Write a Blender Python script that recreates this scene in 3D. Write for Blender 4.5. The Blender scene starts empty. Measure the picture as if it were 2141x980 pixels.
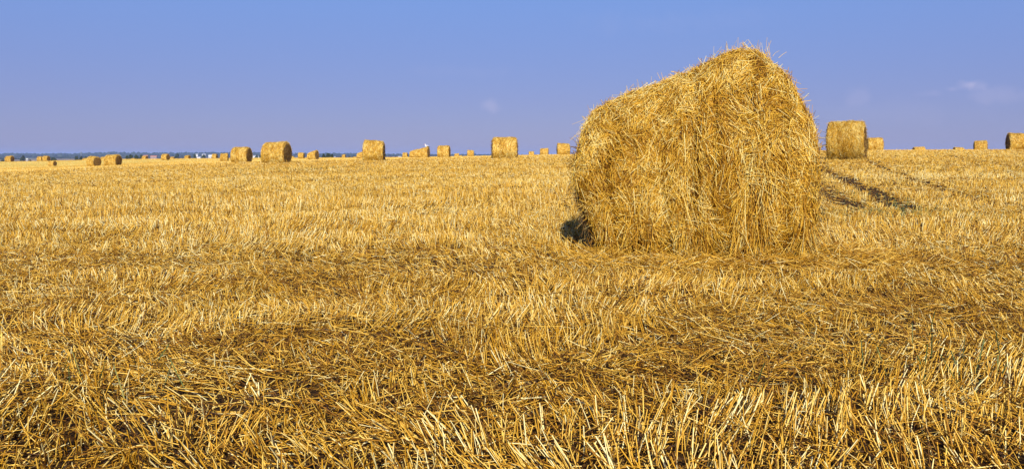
import bpy, math, random
import numpy as np
from mathutils import Vector

R = math.radians
rng = np.random.default_rng(7)
random.seed(7)
SC = bpy.context.scene
COL = SC.collection
F = 1600.0          # focal length in pixels of the 2141 px wide photograph
HOR = 324.0         # eye level row
EYE = 0.85          # camera height
CX = 1070.5

# ------------------------------------------------------------------ camera
cam_d = bpy.data.cameras.new('camera')
cam = bpy.data.objects.new('camera', cam_d)
COL.objects.link(cam)
cam.location = (0, 0, EYE)
cam.rotation_euler = (R(90), 0, 0)
cam_d.sensor_width = 36
cam_d.lens = 36 * F / 2141
cam_d.shift_y = -(490 - HOR) / 2141
cam_d.clip_start = 0.05
cam_d.clip_end = 30000
SC.camera = cam

# ------------------------------------------------------------------ sky, sun, exposure
SUN_EL, SUN_AZ = 27.0, 1.0      # elevation; azimuth to the right of straight behind the camera
to_sun = Vector((math.sin(R(SUN_AZ)) * math.cos(R(SUN_EL)), -math.cos(R(SUN_AZ)) * math.cos(R(SUN_EL)), math.sin(R(SUN_EL))))
world = bpy.data.worlds.new('World')
SC.world = world
world.use_nodes = True
nt = world.node_tree
nt.nodes.clear()
def N(nt, t, **kw):
    n = nt.nodes.new(t)
    for k, v in kw.items():
        setattr(n, k, v)
    return n
sky = N(nt, 'ShaderNodeTexSky', sky_type='NISHITA', sun_disc=False)
sky.sun_elevation = R(SUN_EL)
sky.sun_rotation = math.atan2(to_sun.x, to_sun.y)
sky.altitude = 200
sky.air_density = 1.0
sky.dust_density = 0.25
sky.ozone_density = 4.0
tint = N(nt, 'ShaderNodeMix', data_type='RGBA', blend_type='MULTIPLY')
tint.inputs[0].default_value = 1
tint.inputs[7].default_value = (1.10, 0.96, 1.02, 1)
nt.links.new(sky.outputs[0], tint.inputs[6])
# faint small clouds, by direction in the sky
tc = N(nt, 'ShaderNodeTexCoord')
noi = N(nt, 'ShaderNodeTexNoise')
noi.inputs['Scale'].default_value = 26
noi.inputs['Detail'].default_value = 5
noi.inputs['Roughness'].default_value = 0.6
nt.links.new(tc.outputs['Generated'], noi.inputs['Vector'])
def cloud_mask(px, row, sx, sz, k):
    d = Vector(((px - CX) / F, 1, (HOR - row) / F)).normalized()
    sub = N(nt, 'ShaderNodeVectorMath', operation='SUBTRACT')
    nt.links.new(tc.outputs['Generated'], sub.inputs[0])
    sub.inputs[1].default_value = d
    sc_ = N(nt, 'ShaderNodeVectorMath', operation='MULTIPLY')
    nt.links.new(sub.outputs[0], sc_.inputs[0])
    sc_.inputs[1].default_value = (F / sx, F / sx, F / sz)
    ln = N(nt, 'ShaderNodeVectorMath', operation='LENGTH')
    nt.links.new(sc_.outputs[0], ln.inputs[0])
    m = N(nt, 'ShaderNodeMath', operation='MULTIPLY_ADD')      # noise*3 - length
    nt.links.new(noi.outputs[0], m.inputs[0])
    m.inputs[1].default_value = 3.4
    m2 = N(nt, 'ShaderNodeMath', operation='SUBTRACT')
    nt.links.new(ln.outputs[1], m2.inputs[1])
    m2.inputs[0].default_value = -0.75
    nt.links.new(m2.outputs[0], m.inputs[2])
    mr = N(nt, 'ShaderNodeMapRange', interpolation_type='SMOOTHSTEP')
    nt.links.new(m.outputs[0], mr.inputs[0])
    mr.inputs[1].default_value = -0.4
    mr.inputs[2].default_value = 0.9
    mr.inputs[3].default_value = 0
    mr.inputs[4].default_value = k
    return mr.outputs[0]
acc = None
for a in ((2027, 178, 24, 13, .46), (1990, 187, 16, 8, .16), (1028, 222, 20, 17, .20), (1797, 205, 24, 16, .10),
          (2090, 200, 60, 16, .12), (1950, 196, 30, 8, .08), (1560, 60, 60, 12, .0), (960, 150, 120, 14, .03), (1900, 235, 120, 26, .04), (1400, 45, 200, 22, .03)):
    o = cloud_mask(*a)
    if acc is None:
        acc = o
    else:
        ad = N(nt, 'ShaderNodeMath', operation='MAXIMUM')
        nt.links.new(acc, ad.inputs[0]); nt.links.new(o, ad.inputs[1])
        acc = ad.outputs[0]
sxyz = N(nt, 'ShaderNodeSeparateXYZ')
nt.links.new(tc.outputs['Generated'], sxyz.inputs[0])
lav = N(nt, 'ShaderNodeValToRGB')
e_ = lav.color_ramp.elements
while len(e_) < 4: e_.new(.5)
for k_, (p_, c_) in enumerate([(0.0, (1.30, 1.45, 3.2)), (0.07, (1.28, 1.58, 3.75)), (0.20, (1.18, 2.08, 4.85)), (0.6, (0.8, 1.6, 4.4))]):
    e_[k_].position = p_; e_[k_].color = (*c_, 1)
nt.links.new(sxyz.outputs[2], lav.inputs[0])
air = N(nt, 'ShaderNodeMix', data_type='RGBA')
air.inputs[0].default_value = 0.85
nt.links.new(tint.outputs[2], air.inputs[6]); nt.links.new(lav.outputs[0], air.inputs[7])
cm = N(nt, 'ShaderNodeMix', data_type='RGBA')
nt.links.new(acc, cm.inputs[0])
nt.links.new(air.outputs[2], cm.inputs[6])
cm.inputs[7].default_value = (4.6, 4.2, 5.6, 1)
bg = N(nt, 'ShaderNodeBackground')
bg.inputs[1].default_value = 0.105
nt.links.new(cm.outputs[2], bg.inputs[0])
out = N(nt, 'ShaderNodeOutputWorld')
nt.links.new(bg.outputs[0], out.inputs[0])

sun_d = bpy.data.lights.new('sun', 'SUN')
sun_d.energy = 5.0
sun_d.angle = R(0.5)
sun_d.color = (1.0, 0.94, 0.83)
sun = bpy.data.objects.new('sun', sun_d)
COL.objects.link(sun)
sun.location = (20, -60, 40)
sun.rotation_euler = to_sun.to_track_quat('Z', 'Y').to_euler()

SC.view_settings.view_transform = 'Standard'
SC.view_settings.look = 'None'
SC.view_settings.gamma = 1
SC.view_settings.use_curve_mapping = False
SC.view_settings.exposure = 0.45
SC.cycles.max_bounces = 5
SC.cycles.diffuse_bounces = 3
SC.cycles.volume_bounces = 0

# ------------------------------------------------------------------ helpers
def vnoise(x, y, seed=0):
    """smooth value noise 0..1 on arrays"""
    x = np.asarray(x, float); y = np.asarray(y, float)
    xi = np.floor(x); yi = np.floor(y)
    fx = x - xi; fy = y - yi
    fx = fx * fx * (3 - 2 * fx); fy = fy * fy * (3 - 2 * fy)
    xi = xi.astype(np.int64); yi = yi.astype(np.int64)
    def h(i, j):
        n = (i * 374761393 + j * 668265263 + seed * 1274126177) & 0xffffffff
        n = ((n ^ (n >> 13)) * 1274126177) & 0xffffffff
        n = (n ^ (n >> 16)) & 0xffffff
        return n / float(0xffffff)
    a = h(xi, yi); b = h(xi + 1, yi); c = h(xi, yi + 1); d = h(xi + 1, yi + 1)
    return (a * (1 - fx) + b * fx) * (1 - fy) + (c * (1 - fx) + d * fx) * fy

def fbm(x, y, seed=0, octs=3):
    s = 0; w = 0.5; t = 0
    for k in range(octs):
        s = s + w * vnoise(x * 2 ** k, y * 2 ** k, seed + 17 * k)
        t += w; w *= 0.5
    return s / t

def sstep(a, b, x):
    t = np.clip((x - a) / (b - a), 0, 1)
    return t * t * (3 - 2 * t)

# terrain: heights by depth (rows) and by direction (columns, photo pixels)
KD = np.array([0, 6, 15, 31, 55, 85, 115, 150, 200, 270, 400, 700, 1500, 4000, 12000.])
KP = np.array([0, 250, 500, 800, 1100, 1450, 1800, 2141.])
KZ = np.array([
    #  0     250    500    800   1100   1450   1800   2141
    [0.00, 0.00, 0.00, 0.00, 0.00, 0.00, 0.00, 0.00],
    [0.00, 0.00, 0.00, 0.00, 0.00, 0.00, 0.00, 0.00],
    [-.05, 0.00, 0.03, 0.06, 0.10, 0.12, 0.14, 0.15],
    [-.15, -.02, 0.10, 0.22, 0.38, 0.52, 0.64, 0.70],
    [-.50, -.12, 0.18, 0.38, 0.60, 0.85, 1.00, 1.08],
    [-.95, -.38, 0.02, 0.36, 0.70, 1.06, 1.26, 1.34],
    [-1.3, -.72, -.12, 0.26, 0.72, 1.18, 1.38, 1.44],
    [-1.45, -.70, -.14, 0.18, 0.72, 1.26, 1.46, 1.52],
    [-.95, -.35, -.05, 0.15, 0.58, 1.15, 1.50, 1.60],
    [-2.5, -1.8, -1.2, -.80, -.20, 0.30, 0.60, 0.80],
    [-6.0, -6.0, -6.0, -6.0, -5.0, -4.0, -3.5, -3.0],
    [-9.0, -9.0, -9.0, -9.0, -9.0, -9.0, -9.0, -9.0],
    [-11.0] * 8, [-12.0] * 8, [-12.0] * 8])
def zf(X, Y):
    X = np.atleast_1d(np.asarray(X, float)); Y = np.atleast_1d(np.asarray(Y, float))
    r = np.hypot(X, Y) + 1e-6
    q = np.where(Y > 0, X / np.maximum(Y, 1e-3), np.sign(X) * 9)
    q = np.clip(q, -0.9, 0.9)
    D = r / np.sqrt(1 + q * q)
    px = np.clip(CX + F * q, 0, 2141)
    i = np.clip(np.searchsorted(KP, px) - 1, 0, len(KP) - 2)
    fx = (px - KP[i]) / (KP[i + 1] - KP[i]); fx = np.clip(fx, 0, 1)
    def cub(p0, p1, p2, p3, t):
        return p1 + 0.5 * t * (p2 - p0 + t * (2 * p0 - 5 * p1 + 4 * p2 - p3 + t * (3 * (p1 - p2) + p3 - p0)))
    lD = np.log(D + 8); lK = np.log(KD + 8)
    j = np.clip(np.searchsorted(lK, lD) - 1, 0, len(KD) - 2)
    fy = np.clip((lD - lK[j]) / (lK[j + 1] - lK[j]), 0, 1)
    nP = len(KP) - 1; nD = len(KD) - 1
    rows = []
    for dj in (-1, 0, 1, 2):
        jj = np.clip(j + dj, 0, nD)
        rows.append(cub(KZ[jj, np.clip(i - 1, 0, nP)], KZ[jj, i], KZ[jj, i + 1], KZ[jj, np.clip(i + 2, 0, nP)], fx))
    z = cub(*rows, fy)
    back = sstep(-0.25, 0.35, Y / r)
    far = np.clip((r - 200) / 3000, 0, 1)
    z = z * back + (1 - back) * (-12 * far)
    return z
def z1(X, Y):
    return float(zf(X, Y)[0])

def build_mesh(name, V, Fc, mat, attr=None, smooth=True, sides=None):
    """V (n,3); Fc: (m,4) or (m,3) int array"""
    me = bpy.data.meshes.new(name)
    V = np.ascontiguousarray(V, dtype=np.float32); Fc = np.ascontiguousarray(Fc, dtype=np.int32)
    m, k = Fc.shape
    me.vertices.add(len(V)); me.vertices.foreach_set('co', V.ravel())
    me.loops.add(m * k); me.loops.foreach_set('vertex_index', Fc.ravel())
    me.polygons.add(m)
    me.polygons.foreach_set('loop_start', np.arange(0, m * k, k, dtype=np.int32))
    try:
        me.polygons.foreach_set('loop_total', np.full(m, k, dtype=np.int32))
    except Exception:
        pass
    me.polygons.foreach_set('use_smooth', np.full(m, smooth, dtype=bool))
    if attr is not None:
        a = me.attributes.new('tone', 'FLOAT', 'POINT')
        a.data.foreach_set('value', np.ascontiguousarray(attr, dtype=np.float32))
    me.update(calc_edges=True)
    me.materials.append(mat)
    return me

def link(name, me, parent=None):
    o = bpy.data.objects.new(name, me)
    COL.objects.link(o)
    if parent is not None:
        o.parent = parent
    return o

def tag(o, label=None, cat=None, group=None, kind=None):
    if label: o['label'] = label
    if cat: o['category'] = cat
    if group: o['group'] = group
    if kind: o['kind'] = kind
    return o

def norm(a):
    return a / (np.linalg.norm(a, axis=-1, keepdims=True) + 1e-9)

def straws(P, Dv, L, W, tone, bend=None, nseg=1, sides=3):
    """many thin straw tubes; P start, Dv unit dir, L length, W width, bend: vector offset at the tip (quadratic)"""
    n = len(P)
    Dv = norm(Dv)
    ref = np.where(np.abs(Dv[:, 2:3]) > 0.8, np.array([[1., 0, 0]]), np.array([[0, 0, 1.]]))
    A = norm(np.cross(Dv, ref)); B = np.cross(Dv, A)
    ph = rng.random(n) * 6.283
    rings = []
    for s in range(nseg + 1):
        t = s / nseg
        C = P + Dv * (L * t)[:, None]
        if bend is not None:
            C = C + bend * (t * t)
        rr = W * 0.5 * (1.0 if s == 0 else (1.0 - 0.25 * t))
        for k in range(sides):
            a = ph + 2 * math.pi * k / sides
            rings.append(C + A * (np.cos(a) * rr)[:, None] + B * (np.sin(a) * rr)[:, None])
    V = np.stack(rings, 1).reshape(-1, 3)
    per = (nseg + 1) * sides
    f = []
    for s in range(nseg):
        for k in range(sides if sides > 2 else 1):
            k2 = (k + 1) % sides
            f.append([s * sides + k, s * sides + k2, (s + 1) * sides + k2, (s + 1) * sides + k])
    f = np.array(f)
    Fc = (np.arange(n) * per)[:, None, None] + f[None]
    return V, Fc.reshape(-1, 4), np.repeat(tone, per)

def merge(parts):
    Vs, Fs, Ts = [], [], []
    o = 0
    for V, Fc, T in parts:
        Vs.append(V); Fs.append(Fc + o); Ts.append(T); o += len(V)
    return np.concatenate(Vs), np.concatenate(Fs), np.concatenate(Ts)

# ------------------------------------------------------------------ materials
def mat_new(name):
    m = bpy.data.materials.new(name)
    m.use_nodes = True
    t = m.node_tree
    return m, t, t.nodes['Principled BSDF']

def ramp(t, stops, interp='LINEAR'):
    r = t.nodes.new('ShaderNodeValToRGB')
    r.color_ramp.interpolation = interp
    e = r.color_ramp.elements
    while len(e) < len(stops):
        e.new(0.5)
    for k, (p, c) in enumerate(stops):
        e[k].position = p
        e[k].color = (*c, 1)
    return r

def straw_mat(name, stops, patch=0.18, pscale=2.0, rough=0.5, transl=0.12, spec=0.28):
    m, t, b = mat_new(name)
    at = N(t, 'ShaderNodeAttribute', attribute_name='tone')
    geo = N(t, 'ShaderNodeNewGeometry')
    no = N(t, 'ShaderNodeTexNoise')
    no.inputs['Scale'].default_value = pscale
    no.inputs['Detail'].default_value = 4
    t.links.new(geo.outputs['Position'], no.inputs['Vector'])
    ma = N(t, 'ShaderNodeMath', operation='MULTIPLY_ADD')
    ma.inputs[1].default_value = patch * 2
    t.links.new(no.outputs[0], ma.inputs[0])
    ms = N(t, 'ShaderNodeMath', operation='SUBTRACT')
    ms.inputs[1].default_value = patch
    t.links.new(at.outputs['Fac'], ms.inputs[0])
    t.links.new(ms.outputs[0], ma.inputs[2])
    r = ramp(t, stops)
    t.links.new(ma.outputs[0], r.inputs[0])
    t.links.new(r.outputs[0], b.inputs['Base Color'])
    b.inputs['Roughness'].default_value = rough
    b.inputs['Specular IOR Level'].default_value = spec
    tr = N(t, 'ShaderNodeBsdfTranslucent')
    t.links.new(r.outputs[0], tr.inputs[0])
    mx = N(t, 'ShaderNodeMixShader')
    mx.inputs[0].default_value = transl
    t.links.new(b.outputs[0], mx.inputs[1]); t.links.new(tr.outputs[0], mx.inputs[2])
    t.links.new(mx.outputs[0], t.nodes['Material Output'].inputs[0])
    return m

STOPS = [(0.0, (0.07, 0.025, 0.003)), (0.22, (0.29, 0.12, 0.007)), (0.5, (0.66, 0.345, 0.024)),
         (0.76, (0.88, 0.58, 0.11)), (1.0, (0.94, 0.82, 0.40))]
M_stub = straw_mat('stubble_straw', STOPS, .16, 0.9)
M_bale = straw_mat('bale_straw', [(0.0, (0.06, 0.02, 0.002)), (0.22, (0.27, 0.11, 0.005)), (0.5, (0.62, 0.31, 0.016)),
         (0.76, (0.87, 0.555, 0.07)), (1.0, (0.94, 0.80, 0.32))], .24, 5.0)
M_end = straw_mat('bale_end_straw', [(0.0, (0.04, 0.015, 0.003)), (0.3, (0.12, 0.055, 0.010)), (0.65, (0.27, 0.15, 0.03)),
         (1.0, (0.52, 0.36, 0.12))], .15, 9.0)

# bale core: tangled straw below the loose layer
def core_mat():
    m, t, b = mat_new('bale_core')
    tcn = N(t, 'ShaderNodeTexCoord')
    mp = N(t, 'ShaderNodeMapping')
    mp.inputs['Scale'].default_value = (3.0, 1.0, 1.0)
    t.links.new(tcn.outputs['Object'], mp.inputs[0])
    no = N(t, 'ShaderNodeTexNoise'); no.inputs['Scale'].default_value = 28; no.inputs['Detail'].default_value = 8
    t.links.new(mp.outputs[0], no.inputs['Vector'])
    r = ramp(t, [(0.3, (0.08, 0.03, 0.005)), (0.5, (0.33, 0.16, 0.025)), (0.7, (0.6, 0.36, 0.07))])
    t.links.new(no.outputs[0], r.inputs[0]); t.links.new(r.outputs[0], b.inputs['Base Color'])
    bp = N(t, 'ShaderNodeBump'); bp.inputs['Strength'].default_value = 0.9; bp.inputs['Distance'].default_value = 0.03
    t.links.new(no.outputs[0], bp.inputs['Height']); t.links.new(bp.outputs[0], b.inputs['Normal'])
    b.inputs['Roughness'].default_value = 0.9
    return m
M_core = core_mat()

# ------------------------------------------------------------------ field ground sheet
def ground_mat():
    m, t, b = mat_new('field_soil_and_chaff')
    geo = N(t, 'ShaderNodeNewGeometry')
    def noise(scale, det, sx=1, sy=1, rough=.55):
        mp = N(t, 'ShaderNodeMapping'); mp.inputs['Scale'].default_value = (sx, sy, 1)
        t.links.new(geo.outputs['Position'], mp.inputs[0])
        n = N(t, 'ShaderNodeTexNoise'); n.inputs['Scale'].default_value = scale; n.inputs['Detail'].default_value = det
        n.inputs['Roughness'].default_value = rough
        t.links.new(mp.outputs[0], n.inputs['Vector'])
        return n.outputs[0]
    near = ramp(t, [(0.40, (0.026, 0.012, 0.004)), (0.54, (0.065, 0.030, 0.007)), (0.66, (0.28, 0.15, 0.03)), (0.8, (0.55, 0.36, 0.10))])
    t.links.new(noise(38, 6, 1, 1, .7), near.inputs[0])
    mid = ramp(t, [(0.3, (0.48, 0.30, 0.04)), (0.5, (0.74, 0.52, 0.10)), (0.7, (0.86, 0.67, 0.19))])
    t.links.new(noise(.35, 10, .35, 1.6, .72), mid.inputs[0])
    # beyond the field: strips of other land
    far = ramp(t, [(0.0, (0.30, 0.22, 0.12)), (0.38, (0.36, 0.24, 0.15)), (0.48, (0.07, 0.10, 0.035)), (0.55, (0.34, 0.27, 0.14)), (0.66, (0.10, 0.12, 0.05)), (0.8, (0.42, 0.30, 0.2))], 'CONSTANT')
    vo = N(t, 'ShaderNodeTexVoronoi'); vo.inputs['Scale'].default_value = 0.0016
    mp = N(t, 'ShaderNodeMapping'); mp.inputs['Scale'].default_value = (0.6, 1.6, 0)
    t.links.new(geo.outputs['Position'], mp.inputs[0]); t.links.new(mp.outputs[0], vo.inputs['Vector'])
    t.links.new(vo.outputs['Color'], far.inputs[0])
    ln = N(t, 'ShaderNodeVectorMath', operation='LENGTH'); t.links.new(geo.outputs['Position'], ln.inputs[0])
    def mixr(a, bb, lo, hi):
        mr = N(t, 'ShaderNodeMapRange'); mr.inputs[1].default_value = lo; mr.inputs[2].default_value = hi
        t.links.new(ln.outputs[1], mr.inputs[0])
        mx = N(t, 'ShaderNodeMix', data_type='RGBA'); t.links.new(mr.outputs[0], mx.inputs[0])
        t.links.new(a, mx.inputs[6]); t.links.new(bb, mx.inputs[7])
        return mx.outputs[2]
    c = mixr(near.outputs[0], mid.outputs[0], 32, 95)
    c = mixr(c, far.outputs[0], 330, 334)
    t.links.new(c, b.inputs['Base Color'])
    bp = N(t, 'ShaderNodeBump'); bp.inputs['Strength'].default_value = 0.8; bp.inputs['Distance'].default_value = 0.03
    t.links.new(noise(30, 6), bp.inputs['Height']); t.links.new(bp.outputs[0], b.inputs['Normal'])
    b.inputs['Roughness'].default_value = 0.95
    b.inputs['Specular IOR Level'].default_value = 0.1
    return m

def ground():
    na = 720
    radii = np.concatenate([[0.0], np.geomspace(0.4, 12000, 420)])
    az = np.linspace(0, 2 * math.pi, na, endpoint=False)
    RR, AA = np.meshgrid(radii[1:], az, indexing='ij')
    X = RR * np.sin(AA); Y = RR * np.cos(AA)
    Z = zf(X.ravel(), Y.ravel()).reshape(X.shape)
    small = (fbm(X * 1.3, Y * 1.3, 5) - .5) * 0.05 * (RR < 60) + (fbm(X * .12, Y * .3, 9) - .5) * 0.10 * sstep(8, 30, RR) * (RR < 300)
    Z = Z + small
    V = np.concatenate([[[0, 0, 0]], np.stack([X.ravel(), Y.ravel(), Z.ravel()], 1)])
    n = len(radii) - 1
    i = np.arange(n - 1)[:, None]; j = np.arange(na)[None]
    a = 1 + i * na + j; b_ = 1 + i * na + (j + 1) % na
    q = np.stack([a, a + na, b_ + na, b_], -1).reshape(-1, 4)[:, ::-1]
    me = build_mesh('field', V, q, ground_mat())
    # the centre fan
    o = link('field', me)
    import bmesh
    bm = bmesh.new(); bm.from_mesh(me); bm.verts.ensure_lookup_table()
    for k in range(na):
        bm.faces.new((bm.verts[0], bm.verts[1 + (k + 1) % na], bm.verts[1 + k]))
    bmesh.ops.recalc_face_normals(bm, faces=bm.faces)
    bm.to_mesh(me); bm.free()
    if me.polygons[0].normal.z < 0:
        me.flip_normals()
    for p in me.polygons: p.use_smooth = True
    tag(o, kind='structure')
ground()

def gz(X, Y):
    RR = np.hypot(X, Y)
    return zf(X, Y) + (fbm(X * 1.3, Y * 1.3, 5) - .5) * 0.05 * (RR < 60) + (fbm(X * .12, Y * .3, 9) - .5) * 0.10 * sstep(8, 30, RR) * (RR < 300)

# ------------------------------------------------------------------ stubble
def P2W(px, D):
    return ((px - CX) / F * D, D)
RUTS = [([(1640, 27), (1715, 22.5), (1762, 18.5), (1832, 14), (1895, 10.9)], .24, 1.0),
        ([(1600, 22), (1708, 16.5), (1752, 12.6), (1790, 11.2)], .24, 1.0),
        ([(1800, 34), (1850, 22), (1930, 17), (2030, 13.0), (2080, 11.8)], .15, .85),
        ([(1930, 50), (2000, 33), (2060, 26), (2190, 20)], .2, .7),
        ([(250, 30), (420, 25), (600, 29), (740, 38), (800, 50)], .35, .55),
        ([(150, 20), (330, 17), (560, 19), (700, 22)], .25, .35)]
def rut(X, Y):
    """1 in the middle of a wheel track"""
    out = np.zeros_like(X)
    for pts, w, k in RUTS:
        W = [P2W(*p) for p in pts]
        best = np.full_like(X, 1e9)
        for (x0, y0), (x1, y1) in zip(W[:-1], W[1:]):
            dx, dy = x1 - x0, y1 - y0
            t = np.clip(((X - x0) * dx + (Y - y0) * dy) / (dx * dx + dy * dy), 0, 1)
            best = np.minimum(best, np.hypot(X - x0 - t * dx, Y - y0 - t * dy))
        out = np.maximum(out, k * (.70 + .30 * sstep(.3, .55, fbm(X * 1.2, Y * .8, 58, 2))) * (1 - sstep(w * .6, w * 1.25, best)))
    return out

BX0, BX1, BY0, BY1 = 0.62, 2.42, 6.05, 7.5       # footprint of the near bale

def stand_amount(X, Y):
    """0 = flattened straw, 1 = upright stubble"""
    s = .55 * fbm(X * 0.9, Y * 2.0, 21, 3) + .45 * fbm(X * 2.6, Y * 3.6, 27, 2)
    s = sstep(.33, .54, s)
    wob = (fbm(X * .35, X * 0 + 3, 4) - .5) * 0.7
    band = np.exp(-((Y - 5.9 - wob * .5) / .75) ** 2)           # driven-flat strip the bale lies on
    band = np.maximum(band, .5 * np.exp(-((Y - 4.55 - wob) / .28) ** 2))
    s = s * (1 - .85 * band)
    s = np.where(Y > 7.6, .35 + .65 * sstep(.30, .5, fbm(X * .16, Y * .75, 33, 3)), s)
    return np.clip(s, 0, 1)

def scatter(y0, y1, dens, q=0.80, pad=1.2):
    """random points in the wedge in front of the camera, dens per m2"""
    area = (y1 - y0) * 2 * (pad + q * (y0 + y1) / 2)
    n = int(area * dens)
    hw0 = pad + q * y0; hw1 = pad + q * y1
    u = rng.random(n)
    # density of Y proportional to its half width
    a = (hw1 - hw0) / (y1 - y0)
    Y = (-hw0 + np.sqrt(hw0 ** 2 + u * (hw1 ** 2 - hw0 ** 2))) / a
    X = (rng.random(n) * 2 - 1) * (hw0 + a * Y)
    Y = Y + y0
    return X, Y

def not_under_bale(X, Y, m=0.0):
    return ~((X > BX0 + m) & (X < BX1 - m) & (Y > BY0 + .12 + m) & (Y < BY1 - m))

parts = []
bands = [(0.9, 2.2), (2.2, 3.2), (3.2, 4.4), (4.4, 6), (6, 8), (8, 11), (11, 15), (15, 21), (21, 30), (30, 43), (43, 62), (62, 90), (90, 135), (135, 205)]
for (y0, y1) in bands:
    ym = (y0 + y1) / 2
    w0 = .0044 * max(1, ym / 4.4) ** .54
    path = .16 * max(ym, 2.5) / .85
    d_st = 4.2 / (w0 * path) if ym > 5 else 900
    d_st = min(d_st, 2100)
    X, Y = scatter(y0, y1, d_st)
    # drill rows running across the picture
    if y1 <= 21:
        sp = .135
        row = np.round(Y / sp) * sp
        wobble = (fbm(X * .5, row * .9, 71) - .5) * .10
        Y = row + rng.normal(0, .020 if y1 < 9 else .03, len(Y)) + wobble
        # plants stand in small tufts
        tf = .05
        cx = np.round(X / tf) * tf
        X = cx + (vnoise(cx * 40, row * 9, 8) - .5) * .05 + rng.normal(0, .011, len(X))
    s = stand_amount(X, Y) * (1 - .93 * rut(X, Y))
    keep = (rng.random(len(X)) < np.clip(.38 * (1 - rut(X, Y)) + s * .8, .0, 1)) & not_under_bale(X, Y)
    X, Y, s = X[keep], Y[keep], s[keep]
    n = len(X)
    Z = gz(X, Y) - .01
    hgt = (.055 + .070 * vnoise(X * 1.1, Y * 2.6, 3) + rng.random(n) * .055) * (.6 + .4 * s)
    if y0 > 8:
        hgt *= .78 + .5 * fbm(X * .11, Y * .45, 61)
    hgt *= 1 - .65 * rut(X, Y)
    # combed in clusters: a smooth lean field plus each stalk's own tilt
    lx = (fbm(X * .9, Y * 1.6, 41) - .5) * 2.2 + (vnoise(X * 3.6, Y * 5.0, 43) - .5) * 2.0 + rng.normal(0, .13, n)
    ly = (fbm(X * .8, Y * 1.5, 51) - .5) * 1.4 + (vnoise(X * 3.4, Y * 5.0, 53) - .5) * 1.4 + rng.normal(0, .13, n)
    k = np.where(rng.random(n) < .12, 2.2, 1.0) * (1.35 - .6 * s)
    if y0 > 8: k = k * .6
    Dv = norm(np.stack([lx * k, ly * k, np.ones(n)], 1))
    W = w0 * (.65 + .7 * rng.random(n))
    tone = np.clip(.60 + .05 * min(1, ym / 14) - .35 * rut(X, Y) + rng.normal(0, .25 if y0 < 14 else .17, n) + (fbm(X * .5, Y * 1.2, 91) - .5) * .3 + (fbm(X * .03, Y * .22, 95) - .5) * .55 * (y0 > 8), 0, 1)  # tone lowered in wheel tracks: muddy straw plus painted-in rut shade
    P = np.stack([X, Y, Z], 1)
    seg = 2 if y1 <= 6 else 1
    bend = None
    if seg == 2:
        bend = np.stack([rng.normal(0, .014, n), rng.normal(0, .014, n), -np.abs(rng.normal(0, .006, n))], 1)
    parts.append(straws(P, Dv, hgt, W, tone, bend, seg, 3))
V, Fc, T = merge(parts)
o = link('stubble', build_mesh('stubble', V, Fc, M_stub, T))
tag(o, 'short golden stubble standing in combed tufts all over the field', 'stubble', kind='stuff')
print('stubble faces', len(Fc))

# loose straw lying between and over the stubble
parts = []
for (y0, y1) in bands:
    ym = (y0 + y1) / 2
    if ym > 70: break
    w0 = .0035 * max(1, ym / 4.2) ** .72
    d_l = 4600 / max(1, ym / 3.6) ** 1.45
    X, Y = scatter(y0, y1, d_l)
    s = stand_amount(X, Y); rt = rut(X, Y)
    dark = fbm(X * 1.6, Y * 3.4, 77, 3)                 # bare patches where the soil shows
    keep = (rng.random(len(X)) < (1.05 - .35 * s) * (.42 + .58 * sstep(.34, .50, dark)) * (1 - .9 * rt)) & not_under_bale(X, Y, .1)
    X, Y, s = X[keep], Y[keep], s[keep]
    n = len(X)
    L = (.02 + .12 * rng.random(n) ** 2.6) * max(1, ym / 8) ** .4
    ang = vnoise(X * 2.6, Y * 4.0, 13) * 7.0 + rng.normal(0, .85, n)
    pit = rng.normal(.12, .20, n)
    up = rng.random(n) < .26 * (1 if y1 < 9 else .6)
    pit = np.where(up, np.abs(rng.normal(.55, .35, n)), pit)
    Dv = np.stack([np.cos(ang) * np.cos(pit), np.sin(ang) * np.cos(pit), np.sin(pit)], 1)
    Z = gz(X, Y) + .004 + np.abs(rng.normal(0, .024, n)) + .028 * (fbm(X * 2.2, Y * 3, 19) - .3)
    W = w0 * (.6 + .75 * rng.random(n))
    tone = np.clip(.38 + .12 * min(1, ym / 14) + rng.normal(0, .27, n) + (fbm(X * .9, Y * 1.8, 29) - .5) * .4, 0, 1)
    P = np.stack([X, Y, Z], 1)
    bend = np.stack([rng.normal(0, .02, n), rng.normal(0, .02, n), rng.normal(-.008, .012, n)], 1)
    parts.append(straws(P, Dv, L, W, tone, bend, 2 if y1 <= 6 else 1, 3))
# heaps of fallen straw at the foot of the near bale
def heap(xc, yc, sx, sy, n, hh):
    X = xc + rng.normal(0, sx, n); Y = yc + rng.normal(0, sy, n)
    ang = rng.random(n) * 6.28; pit = rng.normal(.1, .28, n)
    L = .06 + .22 * rng.random(n) ** 1.5
    Dv = np.stack([np.cos(ang) * np.cos(pit), np.sin(ang) * np.cos(pit), np.sin(pit)], 1)
    g = np.exp(-((X - xc) / (sx * 1.6)) ** 2 - ((Y - yc) / (sy * 1.6)) ** 2)
    Z = gz(X, Y) + .005 + rng.random(n) * hh * g
    return straws(np.stack([X, Y, Z], 1), Dv, L, .0045 * (.6 + .8 * rng.random(n)), np.clip(.5 + rng.normal(0, .22, n), 0, 1),
                  np.stack([rng.normal(0, .02, n), rng.normal(0, .02, n), rng.normal(-.01, .01, n)], 1), 2, 3)
for a in ((.95, 5.98, .30, .14, 1100, .05), (1.5, 5.85, .40, .15, 1500, .05), (2.1, 5.8, .35, .14, 1800, .07),
          (2.58, 6.1, .13, .25, 1500, .14), (.66, 6.3, .10, .25, 500, .06), (2.8, 5.9, .5, .2, 1500, .05)):
    parts.append(heap(*a))
V, Fc, T = merge(parts)
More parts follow.
